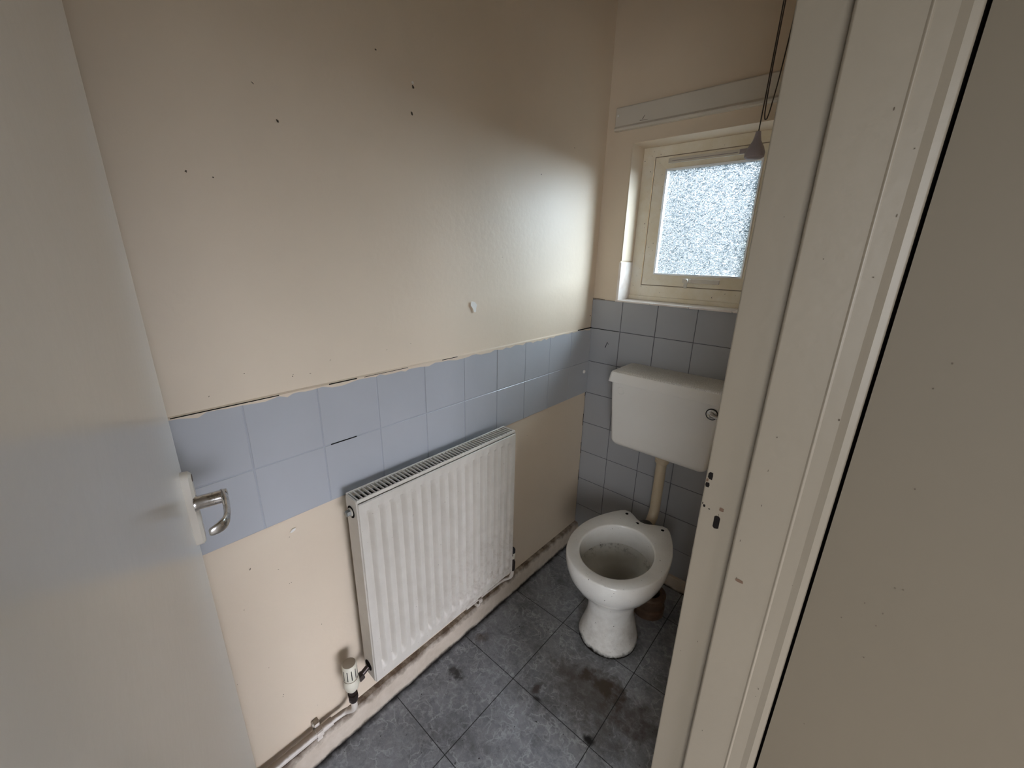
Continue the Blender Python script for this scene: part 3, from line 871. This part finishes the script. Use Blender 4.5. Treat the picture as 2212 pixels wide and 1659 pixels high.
b.tube([(CX, -.275, .125), (CX+.01, -.235, .135), (CX+.05, -.20, .12), (CX+.066, -.194, .095)], .040, 20, smooth=6)
b.obj('trap_outlet', M['porcelain'], pan, smooth=True, auto=40)
# soil pipe
b = MB()
b.lathe((CX+.067, -.194, .0), (0, 0, 1), [(.066, 0), (.066, .03), (.058, .036), (.058, .068), (.065, .074), (.065, .086), (.059, .092), (.0415, .092), (.0415, .002)], 32, cap=False)
o = b.obj('soil_pipe', M['clay'], smooth=True, auto=40); tag(o, 'short brown soil pipe collar on the floor behind the toilet pan', 'pipe')
# flush pipe
FXp = .424
fp = empty('flush_pipe', (FXp, -.075, .345)); tag(fp, 'cream plastic flush pipe running down from the cistern to the toilet pan', 'pipe')
b = MB(); b.tube([(FXp, -.082, .655), (FXp, -.082, .385), (FXp, -.110, .345), (FXp, -.185, .345)], .0205, 24, smooth=8)
b.obj('pipe', M['cream_pipe'], fp, smooth=True, auto=50)
b = MB(); b.lathe((FXp, -.082, .615), (0, 0, 1), [(.0235, 0), (.027, .006), (.027, .020), (.030, .024), (.030, .046)], 28); b.obj('pipe_nut', M['cream_pipe'], fp, smooth=True, auto=30)
b = MB(); b.lathe((FXp, -.135, .345), (0, -1, 0), [(.022, 0), (.027, .006), (.036, .030), (.038, .052), (.040, .056), (.036, .058)], 28); b.obj('rubber_cone', M['rubber'], fp, smooth=True, auto=30)

# ================================================================ CISTERN
cis = empty('cistern', (.42, -.09, .66)); tag(cis, 'low level white toilet cistern with dusty lid hung on the grey tiles', 'cistern')
def rrect(x0, x1, y0, y1, z, r, rb=.004, n=6, zf=None):
    """rounded at the front (y0) corners"""
    pts = []
    for cx, cy, a0, rr in ((x1-rb, y1-rb, 0, rb), (x0+rb, y1-rb, PI/2, rb), (x0+r, y0+r, PI, r), (x1-r, y0+r, 3*PI/2, r)):
        for k in range(n+1):
            t = a0+k/n*PI/2; pts.append((cx+rr*math.cos(t), cy+rr*math.sin(t), z))
    return pts
X0c, X1c, Yf = .2115, .6290, -.178
b = MB()
Z0c, Z1c = .668, .945
secs = []
for k in range(8):       # rounded bottom edge
    t = PI/2*k/7; ins = .026*(1-math.sin(t)); z = Z0c+.026*(1-math.cos(t))
    secs.append((ins, z))
secs += [(0, .72), (0, .80), (0, .88), (0, Z1c)]
rings = []
for ins, z in secs:
    tp = (Z1c-z)*.072            # sides taper towards the bottom
    rings.append(rrect(X0c+tp+ins, X1c-tp-ins, Yf+tp*.5+ins*.6, -.0065, z, .014))
b.loft(rings)
cb = b.obj('cistern_tank', M['cistern'], cis, smooth=True, auto=40)
b = MB()
x0, x1, yf, zb, zt = .200, .6405, -.187, .938, .984
rings = [rrect(x0+.003, x1-.003, yf+.003, -.0065, zb, .012), rrect(x0, x1, yf, -.0065, zb+.0015, .013), rrect(x0+.002, x1-.002, yf+.002, -.0065, zb+.010, .013),
         rrect(x0+.005, x1-.005, yf+.006, -.0065, zt-.012, .013), rrect(x0+.008, x1-.008, yf+.009, -.0065, zt-.006, .013), rrect(x0+.015, x1-.015, yf+.018, -.0065, zt-.0015, .012), rrect(x0+.022, x1-.022, yf+.026, -.0085, zt, .010)]
b.loft(rings)
b.obj('cistern_lid', M['cistern'], cis, smooth=True, auto=35)
b = MB()     # embossed blanking ring, flush lever
n = 28
c0 = Vector((.2585, Yf+.0005, .9085))
for r0, r1 in ((.0135, .0148),):
    v = [[b.bm.verts.new((c0.x+r*math.cos(2*PI*i/n), c0.y-h, c0.z+r*math.sin(2*PI*i/n))) for i in range(n)] for r, h in ((r0-.001, 0), (r0, .0012), (r1, .0012), (r1+.001, 0))]
    for a, c in zip(v, v[1:]):
        for i in range(n): b.bm.faces.new((a[i], a[(i+1) % n], c[(i+1) % n], c[i]))
b.obj('blanking_ring', M['cistern'], cb, smooth=True)
b = MB()
LX, LZ = .5985, .905
b.lathe((LX, Yf+.001, LZ), (0, -1, 0), [(.019, 0), (.019, .004), (.016, .007), (.010, .008), (.010, .016), (.007, .018)], 28)
lv = b.obj('flush_lever_boss', M['chrome'], cis, smooth=True, auto=30)
b = MB(); b.lathe((LX, Yf-.0005, LZ), (0, -1, 0), [(.0195, 0), (.0205, .001), (.0205, .003), (.0185, .0045)], 28); b.obj('lever_gasket', M['rubber'], lv, smooth=True, auto=30)
b = MB(); b.tube([(LX-.004, Yf-.014, LZ), (LX+.02, Yf-.018, LZ-.003), (LX+.07, Yf-.018, LZ-.010)], .006, 12, smooth=4); b.obj('flush_lever', M['chrome'], lv, smooth=True, auto=50)

# ================================================================ PULL CORD
CYc = -.62
cxp = lambda x, z: (x, CYc, z)
pc = empty('light_pull_cord', (.690, CYc, 1.60)); tag(pc, 'looped brown light pull cord with a mauve grey cone weight hanging before the window', 'pull cord')
b = MB()
b.lathe((.6905, CYc, 1.598), (0, 0, 1), [(.013, 0), (.0175, .003), (.0178, .010), (.014, .020), (.0075, .031), (.0055, .040), (.0045, .047), (.002, .048)], 28)
b.obj('cord_weight', M['grey_plastic'], pc, smooth=True, auto=35)
b = MB()
b.tube([cxp(.6905, 1.64), cxp(.6915, 1.70), cxp(.6925, 1.80), cxp(.694, 1.95), cxp(.698, 2.15), cxp(.700, CEIL)], .0011, 8, smooth=0)
b.tube([cxp(.702, CEIL), cxp(.699, 2.1), cxp(.6965, 1.90), cxp(.6945, 1.76), cxp(.6945, 1.70), cxp(.6955, 1.673), cxp(.6975, 1.664), cxp(.7005, 1.664), cxp(.703, 1.674), cxp(.708, 1.72), cxp(.7135, 1.80), cxp(.7165, 1.90), cxp(.715, 2.1), cxp(.706, CEIL)], .0011, 8, smooth=3)
b.obj('cord', M['cord'], pc, smooth=True)
b = MB(); b.lathe((.703, CYc, CEIL), (0, 0, -1), [(.028, 0), (.028, .012), (.010, .022)], 24); b.obj('ceiling_switch', M['upvc_clean'], pc, smooth=True, auto=35)
